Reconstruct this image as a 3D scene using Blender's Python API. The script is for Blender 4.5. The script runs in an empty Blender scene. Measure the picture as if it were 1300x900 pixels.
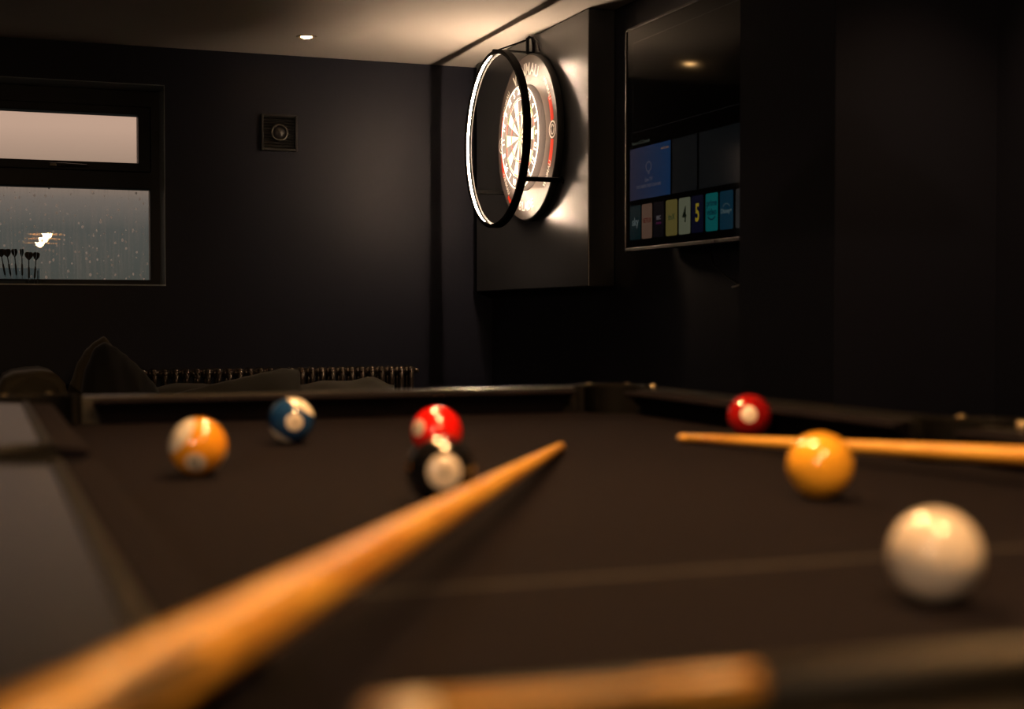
import bpy, bmesh, math, random
from mathutils import Vector, Matrix
random.seed(7)
PI = math.pi
SC = bpy.context.scene
COL = SC.collection

# ------------------------------------------------------------------ helpers
def link(o): COL.objects.link(o); return o
def obj(name, bm, mats=None, parent=None, smooth=False, weld=False):
    if weld: bmesh.ops.remove_doubles(bm, verts=bm.verts, dist=1e-5)
    bmesh.ops.recalc_face_normals(bm, faces=bm.faces)
    me = bpy.data.meshes.new(name); bm.to_mesh(me); bm.free()
    if mats is not None:
        for m in (mats if isinstance(mats, (list, tuple)) else [mats]): me.materials.append(m)
    if smooth:
        for p in me.polygons: p.use_smooth = True
    o = bpy.data.objects.new(name, me); link(o)
    if parent: o.parent = parent
    return o
def sharp(o, deg=35):
    me = o.data
    for p in me.polygons: p.use_smooth = True
    bm = bmesh.new(); bm.from_mesh(me)
    for e in bm.edges:
        if len(e.link_faces) == 2 and e.calc_face_angle(0) > math.radians(deg): e.smooth = False
    bm.to_mesh(me); bm.free(); return o
def tag(o, label, cat, group=None):
    o['label'] = label; o['category'] = cat
    if group: o['group'] = group
    return o
def empty(name, loc, label, cat, group=None):
    o = bpy.data.objects.new(name, None); link(o); o.location = loc; o.empty_display_size = .05
    return tag(o, label, cat, group)
def struct(name, bm, m):
    o = obj(name, bm, m); o['kind'] = 'structure'; return o
def box(bm, x0, x1, y0, y1, z0, z1, bev=0, seg=2, mi=0):
    g = bmesh.ops.create_cube(bm, size=1)
    for v in g['verts']:
        v.co = Vector(((x0+x1)/2+v.co.x*(x1-x0), (y0+y1)/2+v.co.y*(y1-y0), (z0+z1)/2+v.co.z*(z1-z0)))
    fs = set(f for v in g['verts'] for f in v.link_faces)
    for f in fs: f.material_index = mi
    if bev:
        es = list(set(e for v in g['verts'] for e in v.link_edges))
        bmesh.ops.bevel(bm, geom=es, offset=bev, segments=seg, profile=.5, affect='EDGES')
    return bm
def boxbm(*a, **k): bm = bmesh.new(); box(bm, *a, **k); return bm
def frame_of(d):
    d = Vector(d).normalized(); a = Vector((0,0,1)) if abs(d.z) < .9 else Vector((1,0,0))
    u = d.cross(a).normalized(); v = d.cross(u).normalized(); return d, u, v
def lathe(bm, prof, origin=(0,0,0), axis=(0,0,1), n=32, mi=0, cap=True):
    """prof: list of (radius, distance along axis)"""
    d, u, v = frame_of(axis); o = Vector(origin); rings = []
    for r, h in prof:
        rings.append([bm.verts.new(o + d*h + (u*math.cos(2*PI*k/n)+v*math.sin(2*PI*k/n))*max(r, 1e-5)) for k in range(n)])
    for a, b in zip(rings, rings[1:]):
        for k in range(n):
            f = bm.faces.new((a[k], a[(k+1)%n], b[(k+1)%n], b[k])); f.material_index = mi
    if cap:
        for r in (rings[0], rings[-1]):
            f = bm.faces.new(r); f.material_index = mi
    return bm
def tube(bm, pts, r, n=10, mi=0, cap=True):
    pts = [Vector(p) for p in pts]; rings = []; uu = None
    for i, p in enumerate(pts):
        t = (pts[min(i+1, len(pts)-1)] - pts[max(i-1, 0)]).normalized()
        if uu is None: _, uu, _v = frame_of(t)
        uu = (uu - t*uu.dot(t)).normalized(); w = t.cross(uu)
        rr = r[i] if isinstance(r, (list, tuple)) else r
        rings.append([bm.verts.new(p + (uu*math.cos(2*PI*k/n)+w*math.sin(2*PI*k/n))*rr) for k in range(n)])
    for a, b in zip(rings, rings[1:]):
        for k in range(n):
            f = bm.faces.new((a[k], a[(k+1)%n], b[(k+1)%n], b[k])); f.material_index = mi
    if cap: bm.faces.new(rings[0]); bm.faces.new(rings[-1])
    return bm
def prism(bm, poly, fn, lo, hi, mi=0):
    """poly of 2D points extruded between lo and hi; fn(a,b,t)->3D"""
    A = [bm.verts.new(fn(a, b, lo)) for a, b in poly]; B = [bm.verts.new(fn(a, b, hi)) for a, b in poly]
    n = len(poly)
    for k in range(n):
        f = bm.faces.new((A[k], A[(k+1)%n], B[(k+1)%n], B[k])); f.material_index = mi
    for r in (A, B):
        f = bm.faces.new(r); f.material_index = mi
    return bm
def cut(o, cutters):
    """subtract meshes (list of bmesh) from o, applied into its mesh"""
    tmp = []
    for b in cutters:
        c = obj('cutter', b); tmp.append(c)
        md = o.modifiers.new('cut', 'BOOLEAN'); md.operation = 'DIFFERENCE'; md.object = c; md.solver = 'EXACT'
    bpy.context.view_layer.update()
    dg = bpy.context.evaluated_depsgraph_get()
    me = bpy.data.meshes.new_from_object(o.evaluated_get(dg))
    o.modifiers.clear(); o.data = me
    for c in tmp: bpy.data.objects.remove(c, do_unlink=True)
    return o
FONT = {}
def text_tris(s, size, bold=False):
    """flat triangles of a string, centred at the origin"""
    key = (s, size, bold)
    if key not in FONT:
        cu = bpy.data.curves.new('t', 'FONT'); cu.body = s; cu.size = size; cu.align_x = 'CENTER'; cu.align_y = 'CENTER'
        cu.resolution_u = 3
        if bold: cu.offset = size*.022
        t = bpy.data.objects.new('t', cu); link(t); bpy.context.view_layer.update()
        me = bpy.data.meshes.new_from_object(t.evaluated_get(bpy.context.evaluated_depsgraph_get()))
        vs = [(v.co.x, v.co.y) for v in me.vertices]; ps = [tuple(p.vertices) for p in me.polygons]
        bpy.data.objects.remove(t, do_unlink=True)
        FONT[key] = (vs, ps)
    return FONT[key]
def put_text(bm, s, size, fn, bold=False, mi=0):
    vs, ps = text_tris(s, size, bold)
    V = [bm.verts.new(fn(x, y)) for x, y in vs]
    for p in ps:
        try: f = bm.faces.new([V[i] for i in p]); f.material_index = mi
        except ValueError: pass

# ------------------------------------------------------------------ materials
def mat(name, col=(.5,.5,.5), rough=.5, metal=0, spec=.5, emis=None, es=0, coat=0, cr=.05, sheen=0, bump=None, var=None, trans=0):
    if sheen: sheen *= .35
    m = bpy.data.materials.new(name); m.use_nodes = True; nt = m.node_tree; b = nt.nodes['Principled BSDF']
    b.inputs['Base Color'].default_value = (*col, 1); b.inputs['Roughness'].default_value = rough
    b.inputs['Metallic'].default_value = metal; b.inputs['Specular IOR Level'].default_value = spec
    b.inputs['Coat Weight'].default_value = coat; b.inputs['Coat Roughness'].default_value = cr
    b.inputs['Sheen Weight'].default_value = sheen; b.inputs['Transmission Weight'].default_value = trans
    if emis: b.inputs['Emission Color'].default_value = (*emis, 1); b.inputs['Emission Strength'].default_value = es
    tc = nt.nodes.new('ShaderNodeTexCoord')
    if var:   # (scale, amount) subtle wear of the base colour
        n = nt.nodes.new('ShaderNodeTexNoise'); n.inputs['Scale'].default_value = var[0]; n.inputs['Detail'].default_value = 5
        nt.links.new(tc.outputs['Object'], n.inputs['Vector'])
        mr = nt.nodes.new('ShaderNodeMapRange'); mr.inputs['To Min'].default_value = 1-var[1]; mr.inputs['To Max'].default_value = 1+var[1]
        nt.links.new(n.outputs['Fac'], mr.inputs['Value'])
        mx = nt.nodes.new('ShaderNodeVectorMath'); mx.operation = 'SCALE'; mx.inputs[0].default_value = col
        nt.links.new(mr.outputs['Result'], mx.inputs['Scale']); nt.links.new(mx.outputs['Vector'], b.inputs['Base Color'])
    if bump:  # (scale, strength)
        n = nt.nodes.new('ShaderNodeTexNoise'); n.inputs['Scale'].default_value = bump[0]; n.inputs['Detail'].default_value = 3
        nt.links.new(tc.outputs['Object'], n.inputs['Vector'])
        bp = nt.nodes.new('ShaderNodeBump'); bp.inputs['Strength'].default_value = bump[1]; bp.inputs['Distance'].default_value = .002
        nt.links.new(n.outputs['Fac'], bp.inputs['Height']); nt.links.new(bp.outputs['Normal'], b.inputs['Normal'])
    return m
M = {}
M['wall'] = mat('charcoal_paint', (.0105,.0118,.0205), .45, spec=.18, bump=(60,.12), var=(3,.08))
M['board'] = mat('black_satin_board', (.036,.038,.042), .28, spec=.6, bump=(8,.35), var=(5,.15))
M['ceiling'] = mat('ceiling_paint', (.52,.49,.45), .85, bump=(50,.1))
M['floor'] = mat('dark_floor', (.05,.04,.032), .4, var=(4,.3))
M['trimblack'] = mat('black_frame', (.008,.009,.010), .45, spec=.25)
M['reveal'] = mat('reveal_paint', (.22,.26,.28), .22, spec=.8)
M['cloth'] = mat('black_baize', (.0072,.0062,.0086), .95, spec=.03, bump=(900,.35), var=(30,.07))
M['laminate'] = mat('dark_grey_laminate', (.0075,.007,.0068), .26, spec=1.0)
M['trimstrip'] = mat('gloss_black_trim', (.006,.006,.006), .45, spec=.2)
M['plastic'] = mat('black_pocket_plastic', (.004,.004,.004), .6, spec=.05)
M['chrome'] = mat('dull_brass_screw', (.6,.5,.32), .3, metal=1)
M['line'] = mat('baulk_line_grey', (.020,.016,.015), .9)
M['legs'] = mat('table_cabinet_black', (.02,.02,.021), .3)
M['ballwhite'] = mat('ball_cream', (.74,.66,.57), .12, coat=1, cr=.03)
M['number'] = mat('ball_number_black', (.01,.01,.01), .2, coat=1)
M['hoop'] = mat('hoop_black', (.0018,.0018,.0018), .7, spec=.06)
M['surroundside'] = mat('black_foam', (.006,.006,.006), .7)
M['surround'] = mat('surround_print_black', (.10,.082,.075), .45, spec=.6)
M['redprint'] = mat('red_print', (.75,.045,.015), .4)
M['whiteprint'] = mat('white_print', (.9,.88,.82), .4)
M['sisalblack'] = mat('sisal_black', (.035,.03,.03), .8, bump=(400,.4))
M['cream'] = mat('sisal_cream', (.82,.74,.55), .8, bump=(400,.4))
M['dred'] = mat('sisal_red', (.62,.04,.02), .8)
M['dgreen'] = mat('sisal_green', (.09,.28,.05), .8)
M['wire'] = mat('steel_wire', (.7,.68,.64), .3, metal=1)
M['tvbody'] = mat('tv_black', (.01,.01,.01), .25)
M['tvbezel'] = mat('tv_bezel_grey', (.035,.032,.03), .4, metal=1)
M['screen'] = mat('tv_glass_black', (.002,.002,.002), .07, spec=.15)
M['cable'] = mat('cable_black', (.01,.01,.01), .4)
M['cablegrey'] = mat('cable_grey', (.35,.33,.3), .3, metal=.4)
M['velvet'] = mat('olive_velvet', (.026,.021,.009), .8, sheen=.3, bump=(25,.3), var=(6,.3))
M['velvet2'] = mat('khaki_velvet', (.065,.052,.026), .8, sheen=.3, bump=(25,.3), var=(6,.3))
M['velvetdark'] = mat('black_velvet', (.008,.007,.005), .85, sheen=.2)
M['radiator'] = mat('bronze_radiator', (.085,.065,.05), .24, metal=.7, coat=.4)
M['vent'] = mat('vent_black_chrome', (.10,.095,.09), .22, metal=.9)
M['ventdark'] = mat('vent_dark', (.012,.012,.012), .3)
M['darts'] = mat('dart_black', (.012,.011,.011), .35)
M['dartbrown'] = mat('dart_flight_black', (.02,.012,.008), .5)
M['dartblue'] = mat('dart_flight_blue', (.01,.025,.035), .5)
M['steel'] = mat('steel', (.6,.6,.6), .2, metal=1)
M['white'] = mat('white_plastic', (.8,.78,.74), .4)
M['shadeout'] = mat('shade_black', (.012,.012,.012), .4)
M['shadein'] = mat('shade_gold', (.9,.66,.4), .5)
M['bulb'] = mat('bulb_glow', (1,1,1), .3, emis=(1,.56,.23), es=130)
M['down'] = mat('downlight_glow', (1,1,1), .3, emis=(1,.55,.2), es=42)
M['downtrim'] = mat('downlight_trim', (.5,.45,.38), .35, metal=.8)
M['butt_and_shade'] = mat('cue_ebony_and_shade', (.014,.010,.004), .6)  # ebony cue ends, and painted shade on the near-rail cue
M['ferrule'] = mat('cue_ferrule', (.75,.6,.42), .35)
M['brass'] = mat('cue_brass', (.7,.45,.2), .3, metal=1)
M['tipleather'] = mat('cue_tip', (.28,.17,.09), .8)

def wood_mat():
    m = mat('honey_ash', (.7,.32,.07), .45, coat=.12, cr=.2); nt = m.node_tree; b = nt.nodes['Principled BSDF']
    tc = nt.nodes['Texture Coordinate']; mp = nt.nodes.new('ShaderNodeMapping'); mp.inputs['Scale'].default_value = (55, 55, 3.0)
    nt.links.new(tc.outputs['Object'], mp.inputs['Vector'])
    n = nt.nodes.new('ShaderNodeTexNoise'); n.inputs['Scale'].default_value = 3; n.inputs['Detail'].default_value = 6; n.inputs['Distortion'].default_value = .8
    nt.links.new(mp.outputs['Vector'], n.inputs['Vector'])
    cr = nt.nodes.new('ShaderNodeValToRGB'); cr.color_ramp.elements[0].position = .30; cr.color_ramp.elements[0].color = (.33,.125,.012,1)
    cr.color_ramp.elements[1].position = .62; cr.color_ramp.elements[1].color = (.70,.385,.058,1)
    nt.links.new(n.outputs['Fac'], cr.inputs['Fac']); nt.links.new(cr.outputs['Color'], b.inputs['Base Color'])
    return m
M['wood'] = wood_mat()

def led_mat():
    """LED strip: separate diodes around the hoop (object coordinates: hoop axis = X)"""
    m = bpy.data.materials.new('led_strip'); m.use_nodes = True; nt = m.node_tree; nt.nodes.clear()
    out = nt.nodes.new('ShaderNodeOutputMaterial'); em = nt.nodes.new('ShaderNodeEmission'); nt.links.new(em.outputs[0], out.inputs[0])
    em.inputs['Color'].default_value = (1, .70, .47, 1)
    tc = nt.nodes.new('ShaderNodeTexCoord'); sp = nt.nodes.new('ShaderNodeSeparateXYZ'); nt.links.new(tc.outputs['Object'], sp.inputs[0])
    at = nt.nodes.new('ShaderNodeMath'); at.operation = 'ARCTAN2'; nt.links.new(sp.outputs['Z'], at.inputs[0]); nt.links.new(sp.outputs['Y'], at.inputs[1])
    mu = nt.nodes.new('ShaderNodeMath'); mu.operation = 'MULTIPLY'; mu.inputs[1].default_value = 140; nt.links.new(at.outputs[0], mu.inputs[0])
    si = nt.nodes.new('ShaderNodeMath'); si.operation = 'SINE'; nt.links.new(mu.outputs[0], si.inputs[0])
    mr = nt.nodes.new('ShaderNodeMapRange'); mr.inputs['From Min'].default_value = -.2; mr.inputs['From Max'].default_value = .9
    mr.inputs['To Min'].default_value = LED*.45; mr.inputs['To Max'].default_value = LED*1.8
    nt.links.new(si.outputs[0], mr.inputs['Value']); nt.links.new(mr.outputs[0], em.inputs['Strength'])
    return m
LED = 430.0
M['led'] = led_mat()

def glass_mat(name, wet):
    m = bpy.data.materials.new(name); m.use_nodes = True; nt = m.node_tree; nt.nodes.clear()
    out = nt.nodes.new('ShaderNodeOutputMaterial'); L = nt.links
    tr = nt.nodes.new('ShaderNodeBsdfTransparent'); tr.inputs[0].default_value = (.95,.96,.95,1)
    gl = nt.nodes.new('ShaderNodeBsdfGlossy'); gl.inputs['Roughness'].default_value = 0; gl.inputs[0].default_value = (1,1,1,1)
    fr = nt.nodes.new('ShaderNodeFresnel'); fr.inputs['IOR'].default_value = 1.45
    mx = nt.nodes.new('ShaderNodeMixShader'); L.new(fr.outputs[0], mx.inputs[0]); L.new(tr.outputs[0], mx.inputs[1]); L.new(gl.outputs[0], mx.inputs[2])
    tc = nt.nodes.new('ShaderNodeTexCoord')
    tl = nt.nodes.new('ShaderNodeBsdfTranslucent'); tl.inputs[0].default_value = (.8,.82,.82,1)
    m2 = nt.nodes.new('ShaderNodeMixShader')
    if wet:
        mp = nt.nodes.new('ShaderNodeMapping'); mp.inputs['Scale'].default_value = (1,1,.75); L.new(tc.outputs['Object'], mp.inputs[0])
        vo = nt.nodes.new('ShaderNodeTexVoronoi'); vo.inputs['Scale'].default_value = 62; L.new(mp.outputs[0], vo.inputs['Vector'])
        sepc = nt.nodes.new('ShaderNodeSeparateColor'); L.new(vo.outputs['Color'], sepc.inputs[0])
        sz = nt.nodes.new('ShaderNodeMapRange'); sz.inputs['From Min'].default_value = .55; sz.inputs['From Max'].default_value = 1; sz.inputs['To Min'].default_value = .0; sz.inputs['To Max'].default_value = .36
        L.new(sepc.outputs[0], sz.inputs['Value'])
        lt = nt.nodes.new('ShaderNodeMath'); lt.operation = 'LESS_THAN'; L.new(vo.outputs['Distance'], lt.inputs[0]); L.new(sz.outputs[0], lt.inputs[1])
        # thin vertical runs of water
        mp2 = nt.nodes.new('ShaderNodeMapping'); mp2.inputs['Scale'].default_value = (130,1,5); L.new(tc.outputs['Object'], mp2.inputs[0])
        ns = nt.nodes.new('ShaderNodeTexNoise'); ns.inputs['Scale'].default_value = 1; ns.inputs['Detail'].default_value = 3; L.new(mp2.outputs[0], ns.inputs['Vector'])
        r2 = nt.nodes.new('ShaderNodeMapRange'); r2.inputs['From Min'].default_value = .45; r2.inputs['From Max'].default_value = .8; r2.inputs['To Max'].default_value = .16; L.new(ns.outputs['Fac'], r2.inputs['Value'])
        m3 = nt.nodes.new('ShaderNodeMath'); m3.operation = 'MULTIPLY'; m3.inputs[1].default_value = .65; L.new(lt.outputs[0], m3.inputs[0])
        ad = nt.nodes.new('ShaderNodeMath'); ad.operation = 'MAXIMUM'; L.new(m3.outputs[0], ad.inputs[0]); L.new(r2.outputs[0], ad.inputs[1])
        L.new(ad.outputs[0], m2.inputs[0])
    else:
        m2.inputs[0].default_value = .03
    L.new(mx.outputs[0], m2.inputs[1]); L.new(tl.outputs[0], m2.inputs[2]); L.new(m2.outputs[0], out.inputs[0])
    return m
M['glass'] = glass_mat('clear_pane', False); M['wetglass'] = glass_mat('rain_wet_pane', True)

def acrylic():
    m = bpy.data.materials.new('clear_acrylic'); m.use_nodes = True; nt = m.node_tree; nt.nodes.clear(); L = nt.links
    out = nt.nodes.new('ShaderNodeOutputMaterial'); tr = nt.nodes.new('ShaderNodeBsdfTransparent'); tr.inputs[0].default_value = (.88,.92,.95,1)
    gl = nt.nodes.new('ShaderNodeBsdfGlossy'); gl.inputs['Roughness'].default_value = .05
    fr = nt.nodes.new('ShaderNodeFresnel'); fr.inputs['IOR'].default_value = 1.5
    mx = nt.nodes.new('ShaderNodeMixShader'); L.new(fr.outputs[0], mx.inputs[0]); L.new(tr.outputs[0], mx.inputs[1]); L.new(gl.outputs[0], mx.inputs[2]); L.new(mx.outputs[0], out.inputs[0])
    return m
M['acrylic'] = acrylic()

# ------------------------------------------------------------------ room
BY, RX, CZ, LX, FY = 6.6, 2.375, 2.17, -2.2, -2.9   # back wall, right wall, ceiling, left wall, wall behind the camera
struct('floor', boxbm(LX-.3, RX+.3, FY-.3, BY+.3, -.1, 0), M['floor'])
cl = struct('ceiling', boxbm(LX-.3, RX+.3, FY-.3, BY+.3, CZ, CZ+.12), M['ceiling'])
# back wall with the window opening
WX0, WX1, WZ0, WZ1 = -.62, .798, 1.091, 2.0
b = bmesh.new()
box(b, LX-.3, WX0, BY, BY+.3, 0, CZ); box(b, WX1, RX+.3, BY, BY+.3, 0, CZ)
box(b, WX0, WX1, BY, BY+.3, 0, WZ0); box(b, WX0, WX1, BY, BY+.3, WZ1, CZ)
struct('wall_back', b, M['wall'])
struct('wall_right', boxbm(RX, RX+.3, FY-.3, BY, 0, CZ), M['wall'])
struct('wall_pier', boxbm(1.905, RX, 2.89, 3.34, 0, CZ), M['wall'])
# left wall with a window beside the camera
VY0, VY1, VZ0, VZ1 = -2.6, -.8, .12, 2.0
b = bmesh.new()
box(b, LX-.3, LX, FY-.3, VY0, 0, CZ); box(b, LX-.3, LX, VY1, BY, 0, CZ)
box(b, LX-.3, LX, VY0, VY1, 0, VZ0); box(b, LX-.3, LX, VY0, VY1, VZ1, CZ)
struct('wall_left', b, M['wall'])
struct('wall_front', boxbm(LX, RX, FY-.3, FY, 0, CZ), M['wall'])
# window 1 : fanlight over a fixed pane, dark frame, satin reveal
w1 = bpy.data.objects.new('window_1', None); link(w1); w1.location = (0, BY, WZ0); w1['kind'] = 'structure'
def child(name, bm, m, parent, **k):
    bmesh.ops.translate(bm, verts=bm.verts, vec=-parent.matrix_world.translation if parent.parent else -parent.location)
    return obj(name, bm, m, parent, **k)
fy0, fy1 = BY+.10, BY+.17
b = bmesh.new()
box(b, .742, WX1-.004, fy0, fy1, WZ0+.004, WZ1-.004, .004); box(b, WX0+.004, WX0+.06, fy0, fy1, WZ0+.004, WZ1-.004, .004)
box(b, WX0+.05, .75, fy0, fy1, WZ0+.004, 1.120, .004); box(b, WX0+.05, .75, fy0, fy1, 1.90, WZ1-.004, .004)
box(b, WX0+.05, .75, fy0, fy1, 1.534, 1.620, .004)
child('window_frame', b, M['trimblack'], w1)
b = bmesh.new()   # opening sash, proud of the frame
box(b, .690, .745, fy0-.018, fy1, 1.612, 1.91, .004); box(b, WX0+.05, WX0+.10, fy0-.018, fy1, 1.612, 1.91, .004)
box(b, WX0+.09, .70, fy0-.018, fy1, 1.612, 1.652, .004); box(b, WX0+.09, .70, fy0-.018, fy1, 1.872, 1.91, .004)
child('window_sash', b, M['trimblack'], w1)
child('upper_pane', boxbm(WX0+.095, .695, BY+.128, BY+.132, 1.645, 1.88), M['glass'], w1)
child('lower_pane', boxbm(WX0+.055, .746, BY+.128, BY+.132, 1.112, 1.54), M['wetglass'], w1)
b = bmesh.new(); box(b, .30, .37, BY+.066, BY+.083, 1.622, 1.640, .003)
tube(b, [(.335,BY+.066,1.631),(.335,BY+.045,1.632),(.36,BY+.040,1.632),(.46,BY+.040,1.630)], [.006,.006,.006,.004], 8)
child('window_handle', b, M['vent'], w1)
for ch in w1.children:     # the frame sits deep in the wall
    for v in ch.data.vertices:
        v.co.x = min(v.co.x*1.013, WX1-.001) if v.co.x > 0 else v.co.x
        v.co.y += .09; v.co.z = min((v.co.z+WZ0-.958)*1.013+.958-WZ0, WZ1-WZ0-.001)
b = bmesh.new(); box(b, WX1-.003, WX1+.0, BY, BY+.19, WZ0, WZ1); box(b, WX0, WX0+.003, BY, BY+.19, WZ0, WZ1); box(b, WX0, WX1, BY, BY+.19, WZ1-.003, WZ1)
child('window_reveal', b, M['reveal'], w1)
child('window_sill', boxbm(WX0-.0, WX1+.0, BY-.006, BY+.19, WZ0-.001, WZ0+.006, .002), M['reveal'], w1)
# window 2
w2 = bpy.data.objects.new('window_2', None); link(w2); w2.location = (LX, VY0, VZ0); w2['kind'] = 'structure'
b = bmesh.new()
for y0, y1, z0, z1 in ((VY0,VY0+.05,VZ0,VZ1),(VY1-.05,VY1,VZ0,VZ1),(VY0+.05,VY1-.05,VZ0,VZ0+.05),(VY0+.05,VY1-.05,VZ1-.05,VZ1)):
    box(b, LX-.17, LX-.10, y0, y1, z0, z1)
child('window_frame', b, M['trimblack'], w2)
child('window_pane', boxbm(LX-.137, LX-.133, VY0+.045, VY1-.045, VZ0+.045, VZ1-.045), M['glass'], w2)

# backing board for the dart board
board = obj('dartboard_backing_panel', boxbm(2.26, RX, 5.155, 6.50, 1.072, CZ-.004, .004), M['board'])
tag(board, 'large black satin panel fixed to the side wall behind the dartboard', 'panel')

# ------------------------------------------------------------------ pool table
NX0, NX1, NY0, NY1, CLZ, NZ, TZ = .094, .957, .43, 2.10, .80, .8365, .8385
RW, CW = .135, .030      # rail width beyond the nose, cushion width
X0, X1, Y0, Y1 = NX0-RW, NX1+.105, NY0-RW, NY1+RW
CX, CY = (NX0+NX1)/2, (NY0+NY1)/2
MY = 1.28
tab = empty('pool_table', (CX, CY, 0), 'black clothed pool table with dark grey rails and six pockets', 'pool table')
PR = .047
pockets = [(NX0-.012,NY0-.012),(NX1+.012,NY0-.012),(NX0-.012,NY1+.012),(NX1+.012,NY1+.012),(NX0-.036,MY),(NX1+.036,MY)]
def cyls(r, z0, z1): return [lathe(bmesh.new(), [(r,z0),(r,z1)], (x,y,0), n=40) for x, y in pockets]
bed = child('cloth', boxbm(NX0-CW, NX1+CW, NY0-CW, NY1+CW, CLZ-.03, CLZ), M['cloth'], tab)
def cutw(o, cs):
    for c in cs: bmesh.ops.translate(c, verts=c.verts, vec=(0,0,0))
    return cut(o, cs)
tab_offset = Vector((CX, CY, 0))
bpy.context.view_layer.update()
cut(bed, cyls(PR, .6, .9))
for p in bed.data.polygons: p.use_smooth = False
# cushions : profile (outward distance, height)
CP = [(0,NZ-.004),(0.001,NZ-.0012),(.004,NZ),(.018,NZ+.0012),(CW,NZ+.002),(CW,CLZ-.0),(.027,CLZ+.0),(.022,CLZ+.014),(.008,NZ-.009)]
def cushion(kind, nose, a0, a1, j0, j1):
    """straight cushion along one side; jaws splay back by j0/j1"""
    bm = bmesh.new(); A = []; B = []
    for u, z in CP:
        pa, pb = a0 - u*j0, a1 + u*j1
        if kind == 'L': A.append((nose-u, pa, z)); B.append((nose-u, pb, z))
        if kind == 'R': A.append((nose+u, pa, z)); B.append((nose+u, pb, z))
        if kind == 'N': A.append((pa, nose-u, z)); B.append((pb, nose-u, z))
        if kind == 'F': A.append((pa, nose+u, z)); B.append((pb, nose+u, z))
    A = [bm.verts.new(p) for p in A]; B = [bm.verts.new(p) for p in B]; n = len(A)
    for k in range(n): bm.faces.new((A[k], A[(k+1)%n], B[(k+1)%n], B[k]))
    bm.faces.new(A); bm.faces.new(B)
    o = child('cushion', bm, M['cloth'], tab); sharp(o, 30); return o
CJ, MJ = .055, .052
for k, n in (('L',NX0),('R',NX1)):
    cushion(k, n, NY0+CJ, MY-MJ, -.55+.0, -.35); cushion(k, n, MY+MJ, NY1-CJ, -.35, -.55)
cushion('N', NY0, NX0+CJ, NX1-CJ, -.55, -.55); cushion('F', NY1, NX0+CJ, NX1-CJ, -.55, -.55)
# rails : trim strip then laminate cap with a round outer edge
def sweep(kind, prof, a0, a1, name, m, mit=True, xr=None):
    bm = bmesh.new(); A = []; B = []
    for u, z in prof:
        pa, pb = (a0 - u, a1 + u) if mit else (a0, a1)
        if kind == 'L': A.append((NX0-u, pa, z)); B.append((NX0-u, pb, z))
        if kind == 'R': A.append((NX1+u, pa, z)); B.append((NX1+u, pb, z))
        if kind == 'N': A.append((pa, NY0-u, z)); B.append((pb, NY0-u, z))
        if kind == 'F': A.append((pa, NY1+u, z)); B.append((pb, NY1+u, z))
    A = [bm.verts.new(p) for p in A]; B = [bm.verts.new(p) for p in B]; n = len(A)
    for k in range(n): bm.faces.new((A[k], A[(k+1)%n], B[(k+1)%n], B[k]))
    bm.faces.new(A); bm.faces.new(B)
    return child(name, bm, m, tab)
def capprof(rw):
    r = .03; P = [(CW+.012, TZ+.0)]
    for i in range(9):
        t = PI/2*i/8; P.append((rw-r+math.sin(t)*r, TZ-r+math.cos(t)*r))
    P += [(rw, .72), (CW+.012, .72)]; return P
trimp = [(CW+.0002, TZ-.002),(CW+.002,TZ+.0015),(CW+.009,TZ+.0015),(CW+.012,TZ-.001),(CW+.012,.76),(CW+.0002,.76)]
def posts(r): return [lathe(bmesh.new(), [(r,.6),(r,.9)], (x,y,0), n=40) for x, y in pockets]
for k, a0, a1, rw in (('L',NY0,NY1,RW),('R',NY0,NY1,RW),('N',NX0,NX1,RW),('F',NX0,NX1,RW)):
    o = sweep(k, capprof(rw), a0, a1, 'rail', M['laminate']); cut(o, posts(PR+.012)); sharp(o, 30)
    o = sweep(k, trimp, a0, a1, 'trim_strip', M['trimstrip']); cut(o, posts(PR+.012)); sharp(o, 30)
# pocket castings and liners
def pocket(i, x, y):
    sx = -1 if x < CX else 1; mid = i >= 4; sy = 0 if mid else (-1 if y < CY else 1)
    b = bmesh.new(); N = 28
    # collar: partial ring around the mouth, open to the table
    if mid: a_c = 0 if sx > 0 else PI; half = 1.62
    else: a_c = math.atan2(sy, sx); half = 1.95
    ro, ri = PR+.018, PR-.001
    rings = []
    for j in range(N+1):
        a = a_c - half + 2*half*j/N; c, s = math.cos(a), math.sin(a)
        rings.append([b.verts.new((x+r*c, y+r*s, z)) for r, z in ((ri,.79),(ri,TZ+.002),(ri+.003,TZ+.005),(ro-.004,TZ+.005),(ro,TZ+.001),(ro,.79))])
    for p, q in zip(rings, rings[1:]):
        for k in range(6): b.faces.new((p[k], p[(k+1)%6], q[(k+1)%6], q[k]))
    b.faces.new(rings[0]); b.faces.new(rings[-1])
    if mid:   # strap across the wooden rail
        box(b, min(x+sx*(PR+.010), x+sx*.099), max(x+sx*(PR+.010), x+sx*.099), y-.040, y+.040, .80, TZ+.004, .003)
        if sx < 0: pass
    o = child('pocket_casting', b, M['plastic'], tab); sharp(o, 40)
    b = lathe(bmesh.new(), [(PR,.796),(PR,.74),(PR*.85,.69),(PR*.5,.675),(.001,.672)], (x,y,0), n=32, cap=False)
    child('pocket_cup', b, M['plastic'], tab, smooth=True)
    for dx, dy in (((sx*.055,.05),(sx*.055,-.05)) if mid else ((sx*.068, -sy*.012),(-sx*.012, sy*.068),(sx*.05, sy*.05))):
        b = lathe(bmesh.new(), [(.006,TZ-.001),(.006,TZ+.004),(.004,TZ+.006),(.001,TZ+.0065)], (x+dx*1.0,y+dy,0), n=14)
        child('screw', b, M['chrome'], tab, smooth=True)
for i, (x, y) in enumerate(pockets): pocket(i, x, y)
child('baulk_line', boxbm(NX0+.02, NX1-.02, .7745, .7800, CLZ, CLZ+.0004), M['line'], tab)
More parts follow.
